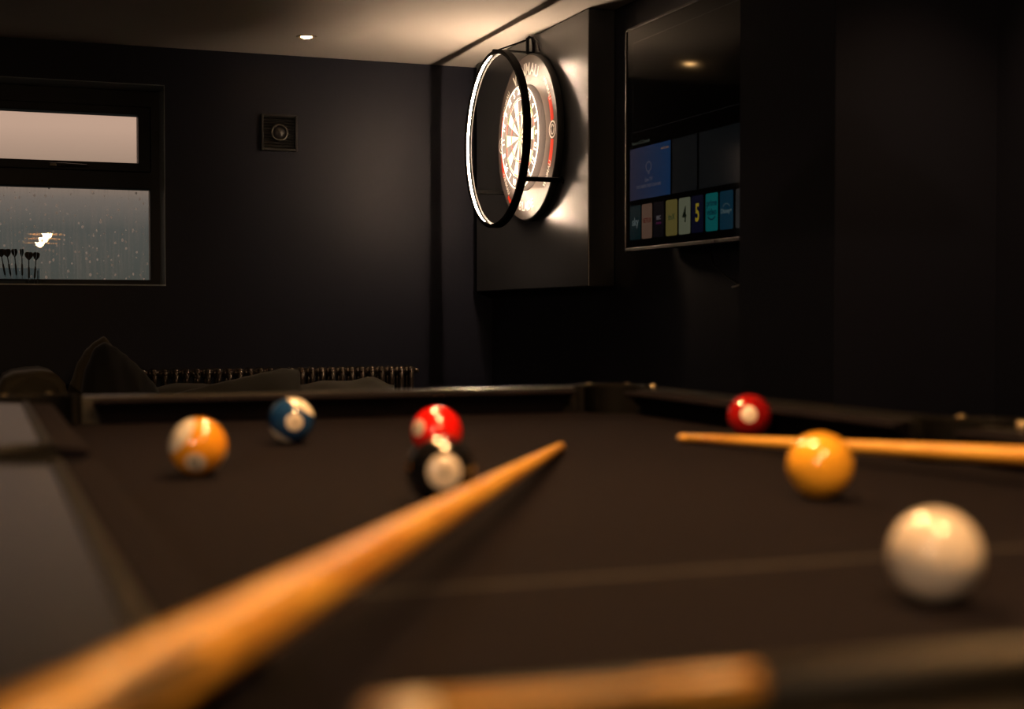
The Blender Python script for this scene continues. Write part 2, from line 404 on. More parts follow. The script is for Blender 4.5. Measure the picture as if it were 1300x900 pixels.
# cabinet and legs
b = bmesh.new(); box(b, X0+.02, X1-.0, Y0+.02, Y1-.02, .50, .719, .01); child('cabinet', b, M['legs'], tab)
for lx in (X0+.10, X1-.08):
    for ly in (Y0+.12, Y1-.12):
        b = bmesh.new(); prism(b, [(-.055,-.055),(.055,-.055),(.055,.055),(-.055,.055)], lambda a, c, t, lx=lx, ly=ly: (lx+a*(.65+.35*t/.5), ly+c*(.65+.35*t/.5), t), .03, .50)
        lg = child('leg', b, M['legs'], tab)
        b = lathe(bmesh.new(), [(.035,0),(.035,.02),(.02,.03)], (lx,ly,0), n=20)
        bmesh.ops.translate(b, verts=b.verts, vec=-tab_offset); obj('leveller_foot', b, M['plastic'], lg, smooth=False)

# ------------------------------------------------------------------ balls
R = .0285
def ball_mat(name, col, axis=None, capc=.52):
    m = mat(name, col, .12, coat=1, cr=.03)
    if axis is not None:
        nt = m.node_tree; L = nt.links; bs = nt.nodes['Principled BSDF']; tc = nt.nodes['Texture Coordinate']
        nm = nt.nodes.new('ShaderNodeVectorMath'); nm.operation = 'NORMALIZE'; L.new(tc.outputs['Object'], nm.inputs[0])
        dt = nt.nodes.new('ShaderNodeVectorMath'); dt.operation = 'DOT_PRODUCT'; L.new(nm.outputs[0], dt.inputs[0]); dt.inputs[1].default_value = Vector(axis).normalized()
        ab = nt.nodes.new('ShaderNodeMath'); ab.operation = 'ABSOLUTE'; L.new(dt.outputs['Value'], ab.inputs[0])
        gt = nt.nodes.new('ShaderNodeMath'); gt.operation = 'GREATER_THAN'; gt.inputs[1].default_value = capc; L.new(ab.outputs[0], gt.inputs[0])
        mx = nt.nodes.new('ShaderNodeMix'); mx.data_type = 'RGBA'; mx.inputs[6].default_value = (*col,1); mx.inputs[7].default_value = (.86,.78,.66,1)
        L.new(gt.outputs[0], mx.inputs[0]); L.new(mx.outputs[2], bs.inputs['Base Color'])
    return m
def ball(x, y, m, label, spot=None, num=None, roll=0, group='pool balls on the table', cat='ball', sr=.38, ns=.0105, rad=R):
    bm = bmesh.new(); bmesh.ops.create_uvsphere(bm, u_segments=64, v_segments=40, radius=rad)
    o = obj('pool_ball' if num or spot else ('cue_ball' if cat == 'cue ball' else 'pool_ball'), bm, m, smooth=True); o.location = (x, y, CLZ+rad)
    tag(o, label, cat, group)
    if spot:
        d = Vector(spot).normalized(); up = Vector((0,0,1)); u = up.cross(d).normalized(); v = d.cross(u).normalized()
        u, v = u*math.cos(roll)+v*math.sin(roll), v*math.cos(roll)-u*math.sin(roll)
        bm = bmesh.new(); n = 40; rings = [[bm.verts.new(d*(R*1.0035))]]
        for i in range(1, 9):
            t = sr*i/8; rr = R*1.0035 if i < 8 else R*.999
            rings.append([bm.verts.new((d*math.cos(t)+(u*math.cos(2*PI*k/n)+v*math.sin(2*PI*k/n))*math.sin(t))*rr) for k in range(n)])
        for k in range(n): bm.faces.new((rings[0][0], rings[1][k], rings[1][(k+1)%n]))
        for p, q in zip(rings[1:], rings[2:]):
            for k in range(n): bm.faces.new((p[k], p[(k+1)%n], q[(k+1)%n], q[k]))
        s = obj('number_spot', bm, M['ballwhite'], o, smooth=True)
        bm = bmesh.new()
        put_text(bm, num, ns if len(num) < 2 else ns*.8, lambda a, c: (d + (u*a+v*c)/R).normalized()*(R*1.0065), bold=True)
        obj('number', bm, M['number'], s)
    return o
YEL, BLU, RED, MAR = (.88,.42,.035), (.010,.045,.14), (.80,.010,.006), (.26,.006,.006)
ball(0.492, 0.646, M['ballwhite'], 'plain white cue ball nearest the camera at the right of the table', cat='cue ball', rad=.0257)
ball(.677, 1.047, ball_mat('ball_yellow', YEL), 'solid yellow ball in front of the cue at the right')
ball(.201, 1.413, ball_mat('ball_yellow_stripe', (.80,.33,.02), (-.80,-.18,.57), .72), 'yellow striped number 9 ball, leftmost ball on the table', (-.221,-.848,-.481), '9', .5, sr=.36, ns=.017)
ball(.358, 1.722, ball_mat('ball_blue_stripe', BLU, (.535,-.130,.834), .70), 'blue and white striped ball near the far cushion', (-.074,-.997,.004), '10', -.4)
ball(.472, 1.492, ball_mat('ball_red', RED), 'bright red ball directly behind the black 8 ball', (-.893,-.384,.236), '3', .4, sr=.33)
ball(.358, 1.121, ball_mat('ball_black', (.006,.006,.007)), 'black 8 ball with white number circle in front of the bright red ball', (-.19,-.978,.084), '8', .3, sr=.52)
ball(.925, 1.594, ball_mat('ball_maroon', MAR), 'dark red ball against the right cushion behind the cue', (-.515,-.845,.144), '7', .2)

# ------------------------------------------------------------------ cues (local z = along the cue from the tip)
def cue(tip, through, length, r0, r1, label, shade_start=None, light_butt=False):
    t = Vector(tip); d = (Vector(through)-t).normalized()
    root = empty('pool_cue', tip, label, 'cue', 'wooden cues lying on the pool table')
    root.rotation_euler = Vector((0,0,1)).rotation_difference(d).to_euler()
    rr = lambda s: r0 + (r1-r0)*s/length
    obj('tip', lathe(bmesh.new(), [(r0*.35,-.0005),(r0*.75,.0006),(r0*.97,.003),(r0,.007)], n=24), M['tipleather'], root, smooth=True)
    obj('ferrule', lathe(bmesh.new(), [(r0,.007),(r0*1.01,.020)], n=24), M['wood'] if shade_start is None else M['ferrule'], root, smooth=True)
    s1 = shade_start if shade_start else length-.05
    obj('shaft', lathe(bmesh.new(), [(rr(.02+(s1-.02)*i/12),.02+(s1-.02)*i/12) for i in range(13)], n=32), M['wood'], root, smooth=True)
    bo = obj('butt_and_shade', lathe(bmesh.new(), [(rr(s1+(length-s1)*i/6),s1+(length-s1)*i/6) for i in range(7)], n=32), M['butt_and_shade'], root, smooth=True)
    # spliced points rising into the ash; on the near-rail cue they paint shade
    bm = bmesh.new(); PL = .10 if shade_start else .16
    for k in range(4):
        a = k*PI/2; n = 10
        for i in range(n):
            sa, sb = s1-PL*(1-i/n), s1-PL*(1-(i+1)/n); wa, wb = .2+.6*i/n, .2+.6*(i+1)/n
            q = [( a-wa, sa),(a+wa, sa),(a+wb, sb),(a-wb, sb)]
            V = [bm.verts.new((math.cos(p)*(rr(s)+.0002), math.sin(p)*(rr(s)+.0002), s)) for p, s in q]
            m1 = [bm.verts.new((math.cos(a)*(rr(s)+.0003), math.sin(a)*(rr(s)+.0003), s)) for s in (sa, sb)]
            if i: bm.faces.new((V[0], m1[0], m1[1], V[3])); bm.faces.new((m1[0], V[1], V[2], m1[1]))
            else: bm.faces.new((m1[0], m1[1], V[3])); bm.faces.new((m1[0], V[2], m1[1]))
    obj('splice_and_shade_point', bm, M['butt_and_shade'], bo)
    obj('bumper', lathe(bmesh.new(), [(r1,length),(r1*.98,length+.008),(r1*.7,length+.014)], n=24), M['plastic'], root, smooth=True)
    return root
cue((.629,1.512,.8058), (.050,.41,.8572), 1.45, .0052, .0122, 'long honey wooden cue running diagonally across the left foreground with its tip on the cloth')
cue((.815,1.577,.8055), (.957,.63,.8477), 1.22, .0050, .0130, 'honey wooden cue at the right lying behind the solid yellow ball')
cue((.098,.379,TZ+.0066), (.96,.328,TZ+.0105), .86, .0060, .0108, 'short wooden cue lying along the near rail, honey at left with shade painted dark at right', shade_start=.120)  # dark wood towards the right is shade put into the colour

# ------------------------------------------------------------------ dartboard on the board
DX, DY, DZ = 2.26, 5.743, 1.725
def P(u, v, x): return (x, DY-u, DZ+v)      # u to the viewer's right, v up
def disc(bm, r0, r1, a0, a1, x, n=4, mi=0):
    for i in range(n):
        p, q = a0+(a1-a0)*i/n, a0+(a1-a0)*(i+1)/n
        pts = [(r0*math.cos(p),r0*math.sin(p)),(r1*math.cos(p),r1*math.sin(p)),(r1*math.cos(q),r1*math.sin(q)),(r0*math.cos(q),r0*math.sin(q))]
        f = bm.faces.new([bm.verts.new(P(a,c,x)) for a, c in pts]); f.material_index = mi
sur = bpy.data.objects.new('dartboard_surround', None); link(sur); sur.location = (DX, DY, DZ)
tag(sur, 'thick black round surround with white lettering and red arcs around the dartboard', 'dartboard surround')
def onx(name, bm, m, par, root, **k):
    bmesh.ops.translate(bm, verts=bm.verts, vec=-Vector(root.location)); return obj(name, bm, m, par, **k)
SF = 2.224   # surround front
b = lathe(bmesh.new(), [(.228,2.259),(.350,2.259),(.358,2.255),(.360,2.248),(.360,SF+.008),(.357,SF+.003),(.350,SF+.0005),(.232,SF+.0005),(.228,SF+.004),(.228,2.259)], (0,DY,DZ), (1,0,0), n=96, cap=False)
o = onx('foam_ring', b, M['surroundside'], sur, sur); sharp(o, 50)
b = bmesh.new(); disc(b, .229, .352, 0, 2*PI, SF, 96); onx('printed_face', b, M['surround'], sur, sur, weld=True)
for c in (0, PI):
    for s in (-1, 1):
        b = bmesh.new(); disc(b, .286, .318, c+s*.13, c+s*.50, SF-.0006, 14); onx('red_arc', b, M['redprint'], sur, sur, weld=True)
b = bmesh.new(); disc(b, .316, .334, PI*1.26, PI*1.33, SF-.0006, 5)
onx('red_arc', b, M['redprint'], sur, sur, weld=True)
def arc_text(bm, s, size, rad, ang, outward=True, track=1.0, bold=True):
    """letters along a circle; ang = centre angle; outward: letter tops point outward"""
    ws = {'I':.42,'M':1.05,'W':1.1,' ':.45,'1':.6,'L':.72,'E':.78}
    w = [ws.get(ch,.86)*size*.80*track for ch in s]; tot = sum(w); pos = -tot/2
    for ch, cw in zip(s, w):
        c = pos+cw/2; pos += cw
        if ch == ' ': continue
        if outward: a = ang - c/rad; up = (math.cos(a), math.sin(a)); rt = (math.sin(a), -math.cos(a))
        else: a = ang + c/rad; up = (-math.cos(a), -math.sin(a)); rt = (-math.sin(a), math.cos(a))
        px, py = rad*math.cos(a), rad*math.sin(a)
        put_text(bm, ch, size, lambda x, y: P(px+rt[0]*x+up[0]*y, py+rt[1]*x+up[1]*y, XT[0]), bold)
XT = [SF-.0009]
for s, sz, rad, a, o_ in (('WINMAU',.072,.291,PI/2,True),('BLADE',.056,.298,-PI/2,False),('WINMAU',.030,.305,PI*.80,True),('WINMAU',.030,.305,PI*.20,True),('WINMAU',.030,.305,PI*1.20,False),('WINMAU',.030,.305,PI*1.80,False)):
    b = bmesh.new(); arc_text(b, s, sz, rad, a, o_); onx('lettering', b, M['whiteprint'], sur, sur)
# round emblems at three and nine o'clock
for c in (0, PI):
    ox = .302*math.cos(c); b = bmesh.new()
    for i in range(32):
        p, q = 2*PI*i/32, 2*PI*(i+1)/32
        f = b.faces.new([b.verts.new(P(ox+r*math.cos(t), r*math.sin(t), SF-.0010)) for r, t in ((.030,p),(.037,p),(.037,q),(.030,q))])
    for i in range(24):
        p, q = 2*PI*i/24, 2*PI*(i+1)/24
        f = b.faces.new([b.verts.new(P(ox+a*math.cos(t), c2*math.sin(t), SF-.0010)) for a, c2, t in ((0.001,.001,p),(.020,.022,p),(.020,.022,q))])
    em_o = onx('emblem', b, M['whiteprint'], sur, sur, weld=True); b = bmesh.new()
    for sg in (-1, 1):
        f = b.faces.new([b.verts.new(P(ox+a, v, SF-.0016)) for a, v in ((-.004*sg,.018),(.016*sg,.006),(.004*sg,-.018),(-.012*sg,-.004))][::sg])
    onx('emblem_mark', b, M['surround'], em_o, sur)

db = bpy.data.objects.new('dartboard', None); link(db); db.location = (2.2585, DY, DZ)
tag(db, 'bristle dartboard with cream, black, red and green beds inside the black surround', 'dartboard')
BF = 2.196
DM = [M['sisalblack'], M['cream'], M['dred'], M['dgreen']]
b = lathe(bmesh.new(), [(.2255,2.2585),(.2265,2.25),(.2265,BF+.004),(.224,BF+.0005)], (0,DY,DZ), (1,0,0), n=96, cap=True)
o = onx('board_body', b, M['sisalblack'], db, db); sharp(o, 50)
b = bmesh.new(); x = BF
for k in range(20):
    a0 = PI/2 - PI/20 + k*PI/10; a1 = a0 + PI/10; ev = k % 2 == 0
    s, c = (0, 2) if ev else (1, 3)
    disc(b, .0159, .099, a0, a1, x, 3, s); disc(b, .099, .108, a0, a1, x, 3, c)
    disc(b, .108, .162, a0, a1, x, 3, s); disc(b, .162, .171, a0, a1, x, 3, c)
    disc(b, .171, .2245, a0, a1, x, 3, 0)
disc(b, .0064, .0159, 0, 2*PI, x, 24, 3); disc(b, .0003, .0064, 0, 2*PI, x, 16, 2)
onx('scoring_face', b, DM, db, db, weld=True)
b = bmesh.new()
def ringwire(bm, r, x, t, n=72):
    tube(bm, [P(r*math.cos(2*PI*i/n), r*math.sin(2*PI*i/n), x) for i in range(n+1)], t, 5, cap=False)
for r in (.0064,.0159,.099,.108,.162,.171): ringwire(b, r, BF-.0006, .0007)
for k in range(20):
    a = PI/20 + k*PI/10; tube(b, [P(r*math.cos(a), r*math.sin(a), BF-.0006) for r in (.016,.176)], .0007, 4)
onx('spider_wire', b, M['wire'], db, db)
b = bmesh.new(); ringwire(b, .2205, BF-.0025, .0022); XT[0] = BF-.004
nums = [20,1,18,4,13,6,10,15,2,17,3,19,7,16,8,11,14,9,12,5]
for k, nn in enumerate(nums):
    a = PI/2 - k*PI/10; px, py = .197*math.cos(a), .197*math.sin(a); up = (math.cos(a), math.sin(a)); rt_ = (math.sin(a), -math.cos(a))
    if math.sin(a) < -.2: up = (-up[0], -up[1]); rt_ = (-rt_[0], -rt_[1])
    put_text(b, str(nn), .040, lambda x_, y_: P(px+rt_[0]*x_+up[0]*y_, py+rt_[1]*x_+up[1]*y_, XT[0]), True)
onx('number_ring', b, M['whiteprint'], db, db)

# ------------------------------------------------------------------ ring light
HX, HR = 2.085, .378
rl = bpy.data.objects.new('dartboard_ring_light', None); link(rl); rl.location = (HX, DY, DZ-.014)
tag(rl, 'lit black hoop lamp with inner LED strip standing off in front of the dartboard', 'ring light')
HZ = DZ-.014
b = lathe(bmesh.new(), [(HR-.0175,-.015),(HR,-.015),(HR,.015),(HR-.0175,.015),(HR-.0175,.013),(HR-.0035,.013),(HR-.0035,-.013),(HR-.0175,-.013),(HR-.0175,-.015)], (0,0,0), (1,0,0), n=128, cap=False)
o = obj('hoop', b, M['hoop'], rl); sharp(o, 30)
b = bmesh.new(); n = 256
ra = [[b.verts.new((xx, (HR-.0042)*math.cos(2*PI*k/n), (HR-.0042)*math.sin(2*PI*k/n))) for k in range(n)] for xx in (-.004,.004)]
for k in range(n): b.faces.new((ra[0][k], ra[1][k], ra[1][(k+1)%n], ra[0][(k+1)%n]))
led = obj('led_strip', b, M['led'], rl)
def arm(a):
    c, s = math.cos(a), math.sin(a); b = bmesh.new()
    y, z = -c*HR, s*HR
    def q(x, off): return (x, y*(1+off)*1.0, z*(1+off))
    w = .010
    t = Vector((0, z, -y)).normalized()
    def strip(x0, x1, o0, o1):
        V = []
        for x in (x0, x1):
            for oo, sg in ((o0,-1),(o0,1),(o1,1),(o1,-1)):
                V.append(b.verts.new(Vector(q(x, oo)) + t*sg*w))
        for f in ((0,1,2,3),(4,5,6,7),(0,1,5,4),(1,2,6,5),(2,3,7,6),(3,0,4,7)): b.faces.new([V[i] for i in f])
    strip(-.014, DX-HX-.004, .001, .016); strip(DX-HX-.006, DX-HX-.001, -.03, .05)
    obj('standoff_arm', b, M['hoop'], rl)
arm(math.radians(-31)); arm(math.radians(211)); arm(PI/2)
b = bmesh.new()
xw = DX-HX
tube(b, [(.012,0,HR+.006),(xw-.03,0,HR+.058)], .0035, 8)
box(b, xw-.036, xw-.024, -.007, .007, HR-.004, HR+.066, .002)
tube(b, [(xw-.03,0,HR+.060),(xw-.020,0,HR+.070),(xw-.008,0,HR+.066),(xw-.004,-.0,HR+.045),(xw-.004,0,HR-.01)], .006, 8)
obj('top_bracket', b, M['hoop'], rl)
b = bmesh.new(); tube(b, [(xw-.004,-.006,HR+.05),(xw-.016,-.035,HR+.062),(xw-.006,-.06,HR+.04),(xw-.003,-.07,HR-.0)], .003, 8)
obj('power_lead', b, M['cable'], rl, smooth=True)

# ------------------------------------------------------------------ television on the side wall
tv = bpy.data.objects.new('television', None); link(tv); TX, TY0, TY1, TZ0, TZ1 = 2.28, 3.43, 4.85, 1.195, 2.025
tv.location = (TX, (TY0+TY1)/2, TZ0)
tag(tv, 'wall mounted flat screen television showing a dim menu of app tiles', 'television')
def tvo(name, bm, m, par=None, **k): return onx(name, bm, m, par or tv, tv, **k)
tvo('casing', boxbm(TX+.003, TX+.045, TY0+.004, TY1-.004, TZ0+.004, TZ1-.004, .008), M['tvbody'])
b = bmesh.new(); box(b, TX-.004, TX+.030, TY1-.009, TY1, TZ0, TZ1, .002); box(b, TX-.004, TX+.030, TY0, TY0+.009, TZ0, TZ1, .002)
box(b, TX-.004, TX+.030, TY0, TY1, TZ0, TZ0+.014, .002); box(b, TX-.004, TX+.030, TY0, TY1, TZ1-.009, TZ1, .002)
tvo('bezel', b, M['tvbezel'])
scr = tvo('screen', boxbm(TX, TX+.004, TY0+.008, TY1-.008, TZ0+.013, TZ1-.008), M['screen'])
tvo('sensor_badge', boxbm(TX-.006, TX, 4.155, 4.170, TZ0+.002, TZ0+.012), M['tvbezel'])
b = bmesh.new(); box(b, TX+.045, RX-.001, 3.95, 4.40, 1.40, 1.80, .003); tvo('wall_bracket', b, M['tvbody'])
def em(name, c, s): 
    m = mat(name, (.004,.004,.004), .12, spec=.5, emis=c, es=s); return m
def quad(bm, y0, y1, z0, z1, x): 
    bm.faces.new([bm.verts.new(p) for p in ((x,y1,z0),(x,y0,z0),(x,y0,z1),(x,y1,z1))])
def rquad(bm, y0, y1, z0, z1, x, r=.008):
    pts = []
    for cy, cz, a in ((y0+r,z0+r,PI),(y1-r,z0+r,1.5*PI),(y1-r,z1-r,0),(y0+r,z1-r,.5*PI)):
        for i in range(5): t = a+PI/2*i/4; pts.append((x, cy+r*math.cos(t), cz+r*math.sin(t)))
    bm.faces.new([bm.verts.new(p) for p in pts])
def tvtext(bm, s, size, yc, zc, x, bold=True, sx=1.0): put_text(bm, s, size, lambda a, c: (x, yc-a*sx, zc+c), bold)
TS = .32
# (label text, emission colour, text colour, y far, y near, kind)
tiles = [((.0,.014,.017),(.14,.17,.17),4.812,4.718,'sky'),((.16,.09,.06),(.10,.006,.003),4.711,4.626,'NETFLIX'),((.001,.001,.004),(.16,.14,.15),4.614,4.532,'BBC'),
         ((.17,.135,.035),(.02,.05,.02),4.517,4.429,'itvX'),((.17,.18,.115),(.002,.006,.002),4.417,4.332,'4'),((.001,.003,.018),(.42,.30,.02),4.324,4.239,'5'),
         ((.0,.13,.13),(.0,.022,.04),4.223,4.139,'prime'),((.0,.033,.062),(.11,.16,.16),4.126,4.038,'Disney+'),((.03,.03,.03),(.1,.1,.1),4.022,3.936,''),((.05,.01,.01),(.1,.1,.1),3.92,3.836,''),((.01,.03,.05),(.1,.1,.1),3.82,3.736,'')]
xs = TX-.0006
for c, tcx, ya, yb, s in tiles:
    b = bmesh.new(); rquad(b, yb, ya, 1.237, 1.363, xs); t = tvo('app_tile', b, em('tile', c, TS))
    if not s: continue
    b = bmesh.new(); yc, zc = (ya+yb)/2, 1.302; x2 = xs-.0006
    if s == '4': tvtext(b, '4', .075, yc, zc, x2, True, .8)
    elif s == '5': tvtext(b, '5', .085, yc, zc, x2, True, .75)
    elif s == 'prime':
        tvtext(b, 'prime', .030, yc, 1.330, x2); tvtext(b, 'video', .030, yc, 1.300, x2)
        for i in range(8):
            p, q = PI*(1.18+.64*i/8), PI*(1.18+.64*(i+1)/8)
            b.faces.new([b.verts.new((x2, yc-r*math.cos(t_), 1.297+r*.75*math.sin(t_))) for r, t_ in ((.026,p),(.032,p),(.032,q),(.026,q))])
    elif s == 'Disney+':
        tvtext(b, s, .022, yc, 1.297, x2)
        for i in range(8):
            p, q = PI*(.2+.6*i/8), PI*(.2+.6*(i+1)/8)
            b.faces.new([b.verts.new((x2, yc-r*math.cos(t_), 1.297+r*.9*math.sin(t_))) for r, t_ in ((.026,p),(.028,p),(.028,q),(.026,q))])
    elif s == 'BBC':
        tvtext(b, 'BBC', .020, yc, 1.306, x2)
    elif s == 'NETFLIX': tvtext(b, s, .024, yc, zc, x2, True, .75)
    elif s == 'sky': tvtext(b, 'sky', .042, yc, zc, x2)
    else: tvtext(b, s, .030, yc, zc, x2)
    onx('tile_lettering', b, em('tile_text', tcx, TS), t, tv)
    if s == 'BBC':
        b = bmesh.new(); tvtext(b, 'iPLAYER', .011, yc, 1.287, x2); onx('tile_lettering', b, em('tile_text', (.12,.01,.07), TS), t, tv)
# large cards
def card(y0, y1, z0, z1, c, name='content_card'):
    b = bmesh.new(); quad(b, y0, y1, z0, z1, xs); return tvo(name, b, em('card', c, TS))
bc = card(4.482, 4.812, 1.383, 1.573, (.0,.0,.0))
m = bc.data.materials[0]; nt = m.node_tree; tcn = nt.nodes['Texture Coordinate']; sp = nt.nodes.new('ShaderNodeSeparateXYZ'); nt.links.new(tcn.outputs['Generated'], sp.inputs[0])
rp = nt.nodes.new('ShaderNodeValToRGB'); rp.color_ramp.elements[0].color = (.004,.040,.125,1); rp.color_ramp.elements[1].color = (.028,.028,.060,1)
nt.links.new(sp.outputs['Y'], rp.inputs['Fac']); nt.links.new(rp.outputs['Color'], nt.nodes['Principled BSDF'].inputs['Emission Color'])
b = bmesh.new(); yc = 4.655
for i in range(24):
    p, q = 2*PI*i/24, 2*PI*(i+1)/24
    b.faces.new([b.verts.new((xs-.0006, yc-r*math.cos(t_), 1.497+r*.8*math.sin(t_))) for r, t_ in ((.019,p),(.024,p),(.024,q),(.019,q))])
quad(b, yc-.008, yc+.008, 1.471, 1.476, xs-.0006)
tvtext(b, 'Live TV', .020, yc, 1.450, xs-.0006); tvtext(b, 'TRY LINKED TEXT CHANNEL', .0155, yc, 1.428, xs-.0006)
onx('card_lettering', b, em('card_text', (.10,.10,.13), TS), bc, tv)
b = bmesh.new(); tvtext(b, 'search input', .0125, 4.525, 1.552, xs-.0006); onx('card_lettering', b, em('card_text', (.28,.16,.08), TS), bc, tv)
card(4.285, 4.470, 1.383, 1.573, (.0026,.0055,.0075)); card(3.95, 4.270, 1.383, 1.573, (.0026,.0055,.0075)); card(3.62, 3.935, 1.383, 1.573, (.0026,.0055,.0075))
b = bmesh.new(); tvtext(b, 'View on LG Channels', .017, 4.722, 1.592, xs); tvo('heading_lettering', b, em('card_text', (.06,.07,.055), TS))
b = bmesh.new()   # thin outline of the empty preview window
for y0, y1, z0, z1 in ((3.55,4.79,1.632,1.6335),(3.55,4.79,1.963,1.9645),(4.789,4.790,1.632,1.9645),(3.55,3.551,1.632,1.9645)): quad(b, y0, y1, z0, z1, xs)
tvo('preview_outline', b, em('outline', (.012,.012,.013), TS))
# cable under the television
b = bmesh.new(); tube(b, [(2.335,4.30,1.20),(2.340,4.28,1.13),(2.352,4.20,1.085),(2.360,4.14,1.06),(2.364,4.10,1.01),(2.366,3.98,.93),(2.366,3.9,.86)], .004, 8)
tvo('power_cable', b, M['cable'], smooth=True)
b = bmesh.new(); tube(b, [(2.363,4.19,1.052),(2.358,4.15,1.054),(2.356,4.10,1.066),(2.360,4.02,1.062),(2.366,3.90,1.058)], .0035, 8)
ac = tvo('aerial_cable', b, M['cablegrey'], smooth=True); ac['label'] = 'short shiny grey cable'

# ------------------------------------------------------------------ extractor vent
vr = bpy.data.objects.new('extractor_vent', None); link(vr); VXc, VZc = 1.317, 1.806; vr.location = (VXc, BY, VZc)
tag(vr, 'small square louvred extractor vent with a round hub on the back wall', 'vent')
hv = .084
b = bmesh.new()
for x0, x1, z0, z1 in ((-hv,-hv+.010,-hv,hv),(hv-.010,hv,-hv,hv),(-hv+.01,hv-.01,-hv,-hv+.012),(-hv+.01,hv-.01,hv-.010,hv)): box(b, x0, x1, -.028, 0, z0, z1, .002)
obj('vent_frame', b, M['ventdark'], vr)
obj('back_plate', boxbm(-hv+.01, hv-.01, -.006, 0, -hv+.01, hv-.01), M['ventdark'], vr)
b = bmesh.new()
for i in range(11):
    z = -.066+i*.0132
    prism(b, [(-.020,z-.004),(-.018,z-.005),(-.008,z+.003),(-.010,z+.004)], lambda a, c, t: (t, a, c), -hv+.011, hv-.011)
lv = obj('louvres', b, M['vent'], vr)
b = lathe(bmesh.new(), [(.030,.018),(.030,.026),(.036,.028),(.042,.026),(.042,.018)], (0,0,0), (0,-1,0), n=40, cap=False)
obj('hub_ring', b, M['vent'], vr, smooth=True)
b = lathe(bmesh.new(), [(.029,.014),(.029,.022),(.022,.028),(.010,.031),(.001,.032)], (0,0,0), (0,-1,0), n=32, cap=False)
obj('hub', b, M['ventdark'], vr, smooth=True)

# ------------------------------------------------------------------ downlight and pendants
dl = bpy.data.objects.new('ceiling_downlight', None); link(dl); dl.location = (1.345, 6.119, CZ)
tag(dl, 'small round recessed downlight glowing warm in the ceiling', 'ceiling light')
b = lathe(bmesh.new(), [(.026,-.0005),(.045,-.0005),(.045,-.003),(.040,-.006),(.028,-.004),(.026,-.0005)], n=40, cap=False); obj('trim_ring', b, M['downtrim'], dl, smooth=True)
b = lathe(bmesh.new(), [(.0255,-.0008),(.024,-.004),(.016,-.008),(.001,-.009)], n=32, cap=True); obj('lens', b, M['down'], dl, smooth=True)
d2 = bpy.data.objects.new('ceiling_downlight', None); link(d2); d2.location = (-1.5, -1.2, CZ)
tag(d2, 'second round recessed ceiling downlight, behind the camera', 'ceiling light')
for ch in list(dl.children): c = ch.copy(); link(c); c.parent = d2
sl = bpy.data.lights.new('downlight_beam', 'SPOT'); sl.energy = 140; sl.color = (1,.66,.40); sl.spot_size = math.radians(100); sl.spot_blend = .7; sl.shadow_soft_size = .05
so = bpy.data.objects.new('downlight_beam', sl); link(so); so.parent = d2; so.location = (0,0,-.03); so.rotation_euler = (Vector((.7,.9,-.75))).to_track_quat('-Z','Y').to_euler()
d3 = bpy.data.objects.new('ceiling_downlight', None); link(d3); d3.location = (2.12, 2.45, CZ)
tag(d3, 'third round recessed ceiling downlight, above the pier by the television', 'ceiling light')
for ch in list(dl.children): c = ch.copy(); link(c); c.parent = d3
sl = bpy.data.lights.new('downlight_beam', 'SPOT'); sl.energy = 26; sl.color = (1,.60,.30); sl.spot_size = math.radians(95); sl.spot_blend = .8; sl.shadow_soft_size = .03
so = bpy.data.objects.new('downlight_beam', sl); link(so); so.parent = d3; so.location = (0,0,-.03)
names = ['nearest to the camera', 'middle one of the three', 'farthest from the camera']
for i, py in enumerate((.42, 1.18, 1.86)):
    z = 1.555
    pr = empty('pendant_lamp', (.51, py, z), 'black domed pendant lamp hanging over the pool table, ' + names[i], 'pendant lamp', 'pendant lamps over the pool table')
    b = lathe(bmesh.new(), [(.150,.040),(.148,.052),(.120,.085),(.070,.115),(.030,.130),(.028,.165),(.012,.170)], n=48, cap=False); obj('lamp_shade', b, M['shadeout'], pr, smooth=True)
    b = lathe(bmesh.new(), [(.149,.040),(.145,.051),(.117,.083),(.068,.111),(.029,.126),(.001,.127)], n=48, cap=False); obj('shade_lining', b, M['shadein'], pr, smooth=True)
    b = bmesh.new(); bmesh.ops.create_uvsphere(b, u_segments=32, v_segments=20, radius=.038); bmesh.ops.translate(b, verts=b.verts, vec=(0,0,.042)); obj('bulb', b, M['bulb'], pr, smooth=True)
    sl = bpy.data.lights.new('lamp_beam', 'SPOT'); sl.energy = 22; sl.color = (1,.55,.22); sl.spot_size = math.radians(125); sl.spot_blend = .6; sl.shadow_soft_size = .03
    so = bpy.data.objects.new('lamp_beam', sl); link(so); so.parent = pr; so.location = (0,0,-.03)
    b = bmesh.new(); tube(b, [(0,0,.168),(0,0,CZ-z-.02)], .003, 8); obj('flex', b, M['cable'], pr)
    b = lathe(bmesh.new(), [(.05,CZ-z),(.05,CZ-z-.015),(.02,CZ-z-.028)], n=32); obj('ceiling_rose', b, M['shadeout'], pr)

# ------------------------------------------------------------------ column radiator
rd = bpy.data.objects.new('column_radiator', None); link(rd); rd.location = (1.3, 6.49, 0)
tag(rd, 'long dark bronze column radiator under the back wall behind the sofa', 'radiator')
def section_mesh():
    b = bmesh.new()
    for dy in (-.040, .040):
        tube(b, [(0,dy,.165),(0,dy,.20),(0,dy,.66),(0,dy,.695)], [.013,.0115,.0115,.013], 12)
    for z in (.165, .695):
        tube(b, [(0,-.052,z),(0,-.04,z),(0,0,z),(0,.04,z),(0,.052,z)], [.008,.0165,.014,.0165,.008], 12)
        tube(b, [(-.0255,0,z),(-.015,0,z),(.015,0,z),(.0255,0,z)], [.017,.021,.021,.017], 14)
    for dy in (-.030,.030):
        g = bmesh.ops.create_uvsphere(b, u_segments=14, v_segments=10, radius=.0155)
        for v in g['verts']: v.co += Vector((0,dy,.704))
    return b
